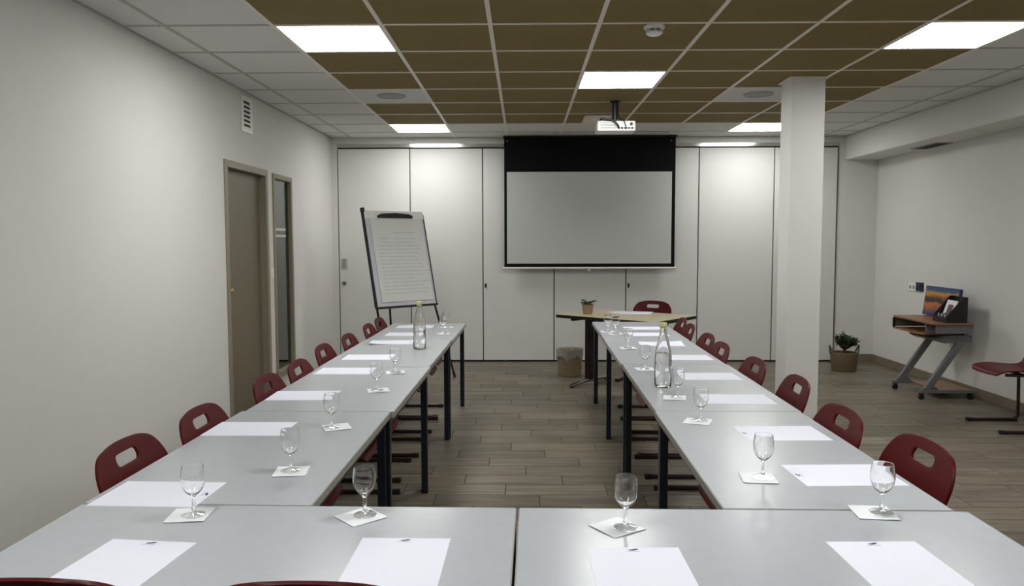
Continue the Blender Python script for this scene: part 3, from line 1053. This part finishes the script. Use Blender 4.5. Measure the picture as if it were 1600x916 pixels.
# ================================================================== water bottles
def make_bottle(x, y, label, fill):
    t = thing('water_bottle', label, 'bottle', (x, y, TABLE_H + 0.0003), 0, 'glass water bottles')
    o_ = [(0, 0), (0.036, 0), (0.0405, 0.004), (0.0415, 0.012), (0.0415, 0.120), (0.0405, 0.145), (0.036, 0.180), (0.029, 0.215), (0.0215, 0.245), (0.0165, 0.268), (0.0150, 0.285), (0.0150, 0.296)]
    i_ = [(0.0118, 0.296), (0.0118, 0.284), (0.0136, 0.267), (0.0186, 0.243), (0.0260, 0.213), (0.0330, 0.178), (0.0375, 0.144), (0.0385, 0.120), (0.0385, 0.014), (0.034, 0.007), (0, 0.006)]
    MB().lathe(o_ + i_, 28).build('bottle_body', GLASS, t, smooth=True)
    w_ = [(0, 0.0064), (0.0335, 0.0072), (0.0382, 0.0144), (0.0382, 0.118)]
    for (r_, z_) in ((0.0382, 0.120), (0.0372, 0.144), (0.0327, 0.178)):
        if z_ < fill:
            w_.append((r_, z_))
    w_.append((w_[-1][0] - (0.0005 if fill < 0.13 else 0.002), fill))
    w_.append((0, fill))
    MB().lathe(w_, 28).build('water', WATER, t, smooth=True)
    MB().lathe([(0, 0.296), (0.0172, 0.296), (0.0172, 0.309), (0.0155, 0.312), (0, 0.312)], 20).build('stopper', CAPY, t, smooth=True)
    MB().lathe([(0.0150, 0.284), (0.0172, 0.284), (0.0172, 0.290), (0.0150, 0.290)], 20, closed=True).build('neck_ring', CAPY, t, smooth=True)


make_bottle(-0.676, 4.97, 'glass water bottle on the left table row', 0.150)
make_bottle(0.675, 3.665, 'glass water bottle on the right table row', 0.165)

# ================================================================== flip chart
PSI, TILT = 0.746, 0.25
fc = thing('flipchart_easel', 'flip chart easel with a written pad in front of the partition', 'flip chart', (-1.115, 7.370, 0), PSI)
# local: x along the board, -y towards the reader, board plane leaning back
bm_ = Matrix.Translation((0, 0, 0.791)) @ Matrix.Rotation(-TILT, 4, 'X')


def on_board(mb_pts):
    return [tuple(bm_ @ Vector(q)) for q in mb_pts]


BH = 0.951
brd = MB().box(-0.345, 0.345, 0.0, 0.016, 0.0, BH - 0.006, bm_).build('board', BOARD, fc)
MB().box(-0.356, -0.338, -0.012, 0.020, -0.002, BH + 0.004, bm_).build('side_rail', BLACKP, fc, bevel=0.003)
MB().box(0.342, 0.352, -0.008, 0.020, -0.002, BH - 0.03, bm_).build('side_rail', BLACKP, fc, bevel=0.003)
MB().box(-0.350, 0.350, -0.022, 0.018, -0.014, 0.004, bm_).build('pen_ledge', BLACKP, fc, bevel=0.003)
MB().box(-0.340, 0.342, -0.012, 0.002, BH - 0.085, BH - 0.004, bm_).build('header_bar', WHITEPL, fc, bevel=0.003)
MB().tube(on_board([(-0.347, -0.004, BH - 0.02), (-0.347, -0.004, BH + 0.018)]), 0.021, 12).build('rail_cap', BLACKP, fc, smooth=True)
cl = MB()
poly = [(-0.20, BH - 0.080), (0.20, BH - 0.080), (0.20, BH - 0.055), (0.16, BH - 0.040), (0.0, BH - 0.030), (-0.16, BH - 0.040), (-0.20, BH - 0.055)]
cl.prism(poly, 0.010, 0.034, bm_ @ Matrix.Rotation(PI / 2, 4, 'X'))
cl.build('pad_clamp', BLACKP, fc, bevel=0.004)


def pad_top(u, v):
    x = -0.285 + u * 0.600
    z = 0.045 + v * (BH - 0.130)
    w_ = 0.0022 * math.sin(9 * u + 5 * v) * (1 - v) + 0.0015 * math.sin(17 * v + 3 * u) + 0.003 * (v ** 3) * math.sin(11 * u)
    return bm_ @ Vector((x, -0.010 - w_, z))


pm = MB().grid(pad_top, 20, 28)
n0 = len(pm.v)
pm.grid(lambda u, v: bm_ @ Vector((-0.285 + u * 0.600, -0.001, 0.045 + v * (BH - 0.130))), 20, 28)
w_ = 21
rim = [i for i in range(w_)] + [j * w_ + 20 for j in range(1, 29)] + [28 * w_ + i for i in range(19, -1, -1)] + [j * w_ for j in range(27, 0, -1)]
for a, b in zip(rim, rim[1:] + rim[:1]):
    pm.f.append((a, b, n0 + b, n0 + a))
pad = pm.build('paper_pad', PAD, fc, smooth=True)
# faint illegible handwriting
rnd = random.Random(11)
ink = MB()


def stroke(x, z, wd, hgt, n):
    pts = []
    for i in range(n + 1):
        u = (x + wd * i / n + 0.285) / 0.600
        zz = z + (hgt if i % 2 else 0) * rnd.uniform(0.4, 1.0)
        v_ = (zz - 0.045) / (BH - 0.130)
        q = pad_top(min(max(u, 0), 1), min(max(v_, 0), 1))
        pts.append(q + (bm_.to_3x3() @ Vector((0, -0.0010, 0))))
    ink.tube(pts, 0.0011, 4)


for ln in range(17):
    z = 0.70 - ln * 0.036
    if ln == 0:
        segs = [(-0.03, 0.10), (0.09, 0.10)]
        z = 0.72
    elif ln in (1, 2):
        segs = [(-0.20, 0.10), (-0.06, 0.16), (0.12, 0.08)]
    else:
        segs = []
        x = -0.235
        end = rnd.uniform(0.10, 0.26)
        while x < end:
            wd = rnd.uniform(0.04, 0.10)
            segs.append((x, wd)); x += wd + 0.02
    for x, wd in segs:
        stroke(x, z, wd, 0.011 if ln else 0.02, max(4, int(wd / 0.008)))
ink.build('handwriting', PENC, pad)['kind'] = 'stuff'


def to_local(wx, wy, wz):
    q = Matrix.Rotation(-PSI, 3, 'Z') @ Vector((wx + 1.115, wy - 7.370, 0))
    return (q.x, q.y, wz)


rl = to_local(-0.706, 7.868, 0.0)
for nm, a, b in (('leg', bm_ @ Vector((0.30, 0.030, 0.30)), Vector((rl[0], rl[1], 0.008))), ('leg', bm_ @ Vector((-0.33, 0.030, 0.30)), Vector(to_local(-1.300, 7.36, 0.008))), ('leg', bm_ @ Vector((-0.10, 0.045, 0.70)), Vector(to_local(-1.375, 8.05, 0.008)))):
    lg = MB().tube([a, b], 0.011, 10).build(nm, BLACKP, fc, smooth=True)
    dv = (b - a).normalized()
    MB().tube([b - dv * 0.05, b], 0.014, 10).build('leg_tip', MAROON, lg, smooth=True)
MB().tube([bm_ @ Vector((-0.30, 0.032, 0.30)), bm_ @ Vector((0.30, 0.032, 0.30))], 0.010, 8).build('brace', BLACKP, fc, smooth=True)
MB().tube([bm_ @ Vector((-0.10, 0.030, 0.70)), bm_ @ Vector((-0.10, 0.050, 0.70))], 0.02, 8).build('hinge', BLACKP, fc, smooth=True)

# ================================================================== pale speaker's table
A_ = math.radians(-40.4)
ft = thing('speaker_table', 'pale laminate table with dark edge standing askew under the screen', 'table', (0.975, 7.275, 0), A_)
FT = 0.71
L2, W2 = 1.115, 0.77
tp = MB().prism(rounded_rect(-L2 / 2 + 0.004, L2 / 2 - 0.004, -W2 / 2 + 0.004, W2 / 2 - 0.004, 0.04), FT - 0.025, FT).build('table_top', BEECH, ft)
MB().prism(rounded_rect(-L2 / 2, L2 / 2, -W2 / 2, W2 / 2, 0.042), FT - 0.030, FT - 0.0015).build('edge_band', BLACKP, tp)
for s in (-1, 1):
    x = s * (L2 / 2 - 0.15)
    post = MB().box(x - 0.025, x + 0.025, -0.055, 0.055, 0.045, FT - 0.06).build('post', MAROON, ft, bevel=0.006)
    MB().box(x - 0.02, x + 0.02, -W2 / 2 + 0.09, W2 / 2 - 0.09, FT - 0.062, FT - 0.030).build('top_bracket', BLACKP, ft, bevel=0.004)
    foot = MB()
    foot.tube([(x, -0.315, 0.022), (x, -0.30, 0.026), (x, -0.05, 0.044), (x, 0.05, 0.044), (x, 0.30, 0.026), (x, 0.315, 0.022)], [0.014, 0.018, 0.022, 0.022, 0.018, 0.014], 12)
    fo = foot.build('foot_bar', CHROME, ft, smooth=True)
    for e in (-1, 1):
        MB().tube([(x, e * 0.295, 0.0), (x, e * 0.295, 0.014)], 0.022, 12).build('glide', BLACKP, fo, smooth=True)
MB().box(-(L2 / 2 - 0.15), L2 / 2 - 0.15, -0.015, 0.015, FT - 0.085, FT - 0.045).build('stretcher', MAROON, ft)

# papers on it
for (x, y, r, lab) in ((0.985, 7.50, 0.5, 'loose white sheet on the pale table, left one'), (1.150, 7.46, -0.3, 'loose white sheet on the pale table, in front of the red chair')):
    o = link('paper_sheet', MB().sheet(lambda u, v: Vector(((u - .5) * .21, (v - .5) * .297, 0.0003)), 2, 2, 0.0003).mesh('paper_sheet', PAPER))
    o.location = (x, y, FT + 0.0003 + (0.0006 if r < 0 else 0)); o.rotation_euler = (0, 0, r)
    tag(o, lab, 'paper', 'loose sheets on the pale table')

# potted succulent
pp = thing('potted_succulent', 'small grey-green succulent in a buff pot on the pale table', 'potted plant', (0.625, 7.365, FT + 0.0005))
MB().lathe([(0, 0), (0.040, 0), (0.044, 0.006), (0.054, 0.075), (0.058, 0.082), (0.058, 0.094), (0.050, 0.094), (0.046, 0.084), (0, 0.084)], 24).build('pot', POTM, pp, smooth=True)
MB().lathe([(0, 0.090), (0.049, 0.088), (0.049, 0.084)], 20).build('soil', SOIL, pp)


def leaf_mesh(name, L_, W_, thick, droop, material):
    def side(sgn):
        def fn(u, v):
            x = (u - 0.5) * 2
            w__ = W_ * (math.sin(PI * min(1, v * 0.93 + 0.07)) ** 0.7)
            return Vector((x * w__ * 0.5, v * L_, -droop * v * v + sgn * thick * (1 - x * x) * math.sin(PI * min(1, v + 0.02)) + 0.18 * W_ * x * x))
        return fn
    mb = MB().grid(side(1), 4, 7)
    mb.grid(side(-1), 4, 7)
    return mb.mesh(name, material, smooth=True, fix=False)


LM = leaf_mesh('leaf', 0.085, 0.055, 0.003, 0.012, LEAF2)
rnd = random.Random(5)
for i in range(13):
    o = link('leaf', LM, pp)
    a = i * 2.399
    el = 0.12 + 0.7 * (i % 4) / 4
    o.location = (0.012 * math.cos(a), 0.012 * math.sin(a), 0.092 + 0.003 * (i % 3))
    o.rotation_euler = (el * 0.9, 0, a)
    s = rnd.uniform(0.8, 1.1)
    o.scale = (s, s, s)
MB().tube([(0, 0, 0.085), (0.004, 0, 0.115)], 0.008, 8).build('stem', STEM, pp)

# ================================================================== waste bin
wbn = thing('waste_bin', 'tan waste bin with a grey plastic liner beside the pale table', 'waste bin', (0.495, 8.02, 0))
MB().lathe([(0, 0.0), (0.118, 0.0), (0.122, 0.004), (0.136, 0.262), (0.139, 0.27), (0.133, 0.27), (0.130, 0.262), (0.117, 0.010), (0, 0.008)], 28).build('bin_body', BIN, wbn, smooth=True)


def liner(u, v):
    a = u * 2 * PI
    wv = math.sin(5 * a + 1) * 0.010 + math.sin(11 * a) * 0.004
    if v < 0.6:
        t_ = v / 0.6
        r = 0.1375 + 0.004 + 0.003 * math.sin(9 * a) * (1 - t_)
        z = 0.195 + wv * 2.2 * (1 - t_) + (0.282 - 0.195) * t_
    else:
        t_ = (v - 0.6) / 0.4
        r = 0.1415 - 0.020 * t_ + 0.004 * math.sin(8 * a)
        z = 0.282 + wv * 0.8 * math.sin(PI * t_) - 0.07 * t_
    return Vector((r * math.cos(a), r * math.sin(a), z))


MB().grid(liner, 60, 10).build('bin_liner', LINER, wbn, smooth=True)

# ================================================================== basket with jade plant
bk = thing('basket_plant', 'jade plant in a woven basket with two handles by the back wall', 'potted plant', (3.500, 8.33, 0))
ring = []
z = 0.0
prof = [(0, 0.0), (0.118, 0.0)]
for i in range(12):
    z = 0.008 + i * 0.016
    r = 0.122 + 0.014 * math.sin(PI * min(1, z / 0.26))
    prof += [(r + 0.004, z), (r + 0.0005, z + 0.008)]
prof += [(0.128, 0.200), (0.120, 0.200), (0.114, 0.17), (0, 0.17)]
MB().lathe(prof, 28).build('basket', BASKET, bk, smooth=True)
for s in (-1, 1):
    pts = [(s * (0.128 + 0.030 * math.sin(PI * t) + 0.012 * t * 0), -0.045 + 0.09 * t, 0.165 + 0.105 * math.sin(PI * t)) for t in [i / 10 for i in range(11)]]
    MB().tube(pts, 0.0085, 8).build('handle', BASKET, bk, smooth=True)
MB().lathe([(0, 0.182), (0.115, 0.178), (0.115, 0.172)], 20).build('soil', SOIL, bk)
rnd = random.Random(21)
stems = MB()
lv = MB()


def add_leaf(mb, base, d_, L_, W_):
    d_ = d_.normalized()
    sd = d_.cross(Vector((rnd.uniform(-.3, .3), rnd.uniform(-.3, .3), 1))).normalized()
    nn = sd.cross(d_)
    n = len(mb.v)
    for (t, w__, h) in ((0, 0.15, 0), (0.35, 0.85, 0.006), (0.7, 0.95, 0.008), (1.0, 0.25, 0.004)):
        c_ = base + d_ * L_ * t + nn * h
        mb.v += [tuple(c_ - sd * W_ * w__ / 2), tuple(c_ + nn * 0.004), tuple(c_ + sd * W_ * w__ / 2), tuple(c_ - nn * 0.004)]
    for i in range(3):
        for j in range(4):
            a = n + i * 4 + j; b = n + i * 4 + (j + 1) % 4
            mb.f.append((a, b, b + 4, a + 4))
    mb.f.append(tuple(n + j for j in (3, 2, 1, 0))); mb.f.append(tuple(n + 12 + j for j in range(4)))


stems.tube([(0, 0, 0.17), (0.004, 0, 0.235)], [0.018, 0.014], 8)
for b_ in range(22):
    a = b_ * 2.399
    rr = 0.04 + 0.085 * ((b_ * 0.37) % 1)
    tip = Vector((rr * math.cos(a) * 1.15, rr * math.sin(a), 0.315 + 0.085 * (1 - rr / 0.13) + rnd.uniform(-0.025, 0.02)))
    mid = Vector((tip.x * 0.45, tip.y * 0.45, 0.255))
    stems.tube([(0.004, 0, 0.225), mid, tip], [0.010, 0.007, 0.004], 6)
    for q in range(16):
        t = rnd.uniform(0.3, 1.0)
        pos = mid.lerp(tip, t)
        dv = Vector((rnd.uniform(-1, 1), rnd.uniform(-1, 1), rnd.uniform(-0.35, 0.8)))
        add_leaf(lv, pos, dv, rnd.uniform(0.034, 0.052), rnd.uniform(0.024, 0.036))
stems.build('stem', STEM, bk, smooth=True)
lv.build('foliage', LEAF, bk, smooth=True, fix=True)['kind'] = 'stuff'

# ================================================================== computer cart by the right wall
ct = thing('computer_cart', 'wheeled computer cart with slanted grey legs and wooden shelves by the right wall', 'cart', (3.52, 6.78, 0))
# local x towards the wall, y along the wall away from the camera
CW = 0.50
TZ = 0.695
MB().prism(rounded_rect(0.05, 0.40, -0.12, 0.64, 0.03), TZ - 0.018, TZ).build('desk_top', CARTW, ct, bevel=0.003)
MB().prism(rounded_rect(0.03, 0.40, 0.05, 0.60, 0.03), 0.572, 0.586).build('keyboard_tray', CARTW, ct, bevel=0.003)
MB().box(0.035, 0.055, 0.585, 0.600, 0.586, TZ - 0.018).build('tray_post', BLACKP, ct)
MB().box(0.08, 0.40, -0.100, -0.085, 0.600, TZ - 0.018).build('side_panel', CARTG, ct, bevel=0.003)
MB().box(0.06, 0.40, 0.035, 0.050, 0.590, TZ - 0.018).build('tray_runner', CARTG, ct, bevel=0.002)
MB().box(0.06, 0.40, 0.600, 0.612, 0.590, TZ - 0.018).build('tray_runner', CARTG, ct, bevel=0.002)
MB().prism([(0.14, 0.535), (0.22, 0.575), (0.44, 0.575), (0.44, 0.515), (0.20, 0.505)], -0.02, 0.50, Matrix.Rotation(PI / 2, 4, 'X') @ Matrix.Scale(-1, 4, (0, 0, 1))).build('under_box', CARTG, ct, bevel=0.004)
for y in (0.0, 0.48):
    MB().beam((0.06, y, 0.085), (0.40, y, 0.585), 0.036, 0.060).build('slanted_leg', CARTG, ct, bevel=0.006)
    ftm = MB().box(0.0, 0.50, y - 0.020, y + 0.020, 0.058, 0.088).build('foot_beam', CARTG, ct, bevel=0.004)
    MB().prism([(0.03, 0.088), (0.17, 0.088), (0.10, 0.15)], y - 0.006, y + 0.006, Matrix(((1, 0, 0, 0), (0, 0, 1, 0), (0, 1, 0, 0), (0, 0, 0, 1)))).build('gusset', CARTG, ct)
    for x in (0.02, 0.45):
        cs = MB().tube([(x, y - 0.012, 0.0245), (x, y + 0.012, 0.0245)], 0.0245, 16).build('caster', BLACKP, ct, smooth=True)
        hs = MB().box(x - 0.014, x + 0.014, y - 0.018, y - 0.014, 0.02, 0.060).box(x - 0.014, x + 0.014, y + 0.014, y + 0.018, 0.02, 0.060)
        hs.build('caster_fork', BLACKP, cs)
MB().box(0.16, 0.47, 0.022, 0.458, 0.070, 0.086).build('lower_shelf', CARTW, ct, bevel=0.003)
MB().beam((0.40, 0.018, 0.56), (0.40, 0.462, 0.56), 0.03, 0.05).build('crossbar', CARTG, ct)

# picture and black holder on the cart
pc = thing('picture_canvas', 'blue-edged picture of orange land and water leaning on the wall above the cart', 'picture', (3.880, 7.17, TZ + 0.0035))
pc.rotation_euler = (0, math.radians(7), math.radians(-2))
MB().box(0.0, 0.025, -0.30, 0.32, 0.0, 0.28).build('canvas_edge', BLUEE, pc, bevel=0.002)
MB().box(-0.0015, -0.0002, -0.290, 0.310, 0.008, 0.272).build('picture_print', PICT, pc)

bh = thing('black_magazine_holder', 'black box holder full of leaflets at the near end of the cart', 'magazine holder', (3.770, 6.765, TZ + 0.0005), math.radians(-4))
hb = MB()
hb.prism([(-0.09, 0), (0.09, 0), (0.09, 0.225), (0.05, 0.225), (-0.09, 0.05)], 0.092, 0.10, ry); hb.prism([(-0.09, 0), (0.09, 0), (0.09, 0.225), (0.05, 0.225), (-0.09, 0.05)], -0.15, -0.142, ry)
hb.box(0.082, 0.09, -0.092, 0.142, 0, 0.225); hb.box(-0.09, -0.082, -0.092, 0.142, 0, 0.05); hb.box(-0.09, 0.09, -0.092, 0.142, 0, 0.006)
hb.build('holder_box', BLACKP, bh, bevel=0.002)
lf = thing('leaflet', 'pale leaflet leaning in the black holder on the cart', 'leaflet', (3.735, 6.775, TZ + 0.008), math.radians(-4))
MB().box(-0.001, 0.001, -0.075, 0.110, 0, 0.190, Matrix.Translation((0, 0, 0.0)) @ Matrix.Rotation(math.radians(18), 4, 'Y')).build('leaflet_sheet', PAPER, lf)
MB().box(-0.0022, -0.001, -0.03, 0.06, 0.03, 0.15, Matrix.Rotation(math.radians(18), 4, 'Y')).build('leaflet_print', mat('leaflet_picture', (96, 70, 74), 0.5, var=0.4, vscale=18), lf)
for i, yy in enumerate((6.83, 6.885, 6.94)):
    sp_ = thing('small_card_stand', 'small dark and white striped card in the black holder, %s' % ['nearest', 'middle', 'farthest'][i], 'card', (3.697 + 0.003 * i, yy - 0.10, TZ + 0.008), math.radians(-4))
    MB().prism(arc(0, 0.05, 0.026, 0, PI, 8) + [(-0.026, 0), (0.026, 0)], -0.002, 0.002, Matrix(((0, 0, 1, 0), (1, 0, 0, 0), (0, 1, 0, 0), (0, 0, 0, 1)))).build('card', BLACKP, sp_)
    for q in (-0.012, 0.004):
        MB().box(-0.0030, -0.0021, q, q + 0.007, 0.006, 0.064).build('stripe', PAPER, sp_)

# wall socket
so = thing('wall_socket', 'white double wall socket above the cart', 'socket', (XR, 8.045, 0.925))
MB().box(-0.010, 0, -0.065, 0.085, -0.042, 0.042).build('socket_plate', WHITEPL, so, bevel=0.003)
for y in (-0.028, 0.045):
    MB().tube([(-0.010, y, 0), (-0.013, y, 0)], 0.022, 16).build('socket_insert', GREYPL, so, smooth=True)
sb = thing('socket_box', 'dark blue data socket beside the white wall socket', 'socket', (XR, 7.900, 0.937))
MB().box(-0.018, 0, -0.065, 0.065, -0.045, 0.045).build('box_body', SOCKB, sb, bevel=0.004)
MB().box(-0.0215, -0.0181, -0.035, 0.035, -0.025, 0.025).build('box_cover', BLACKP, sb, bevel=0.001, segs=1)
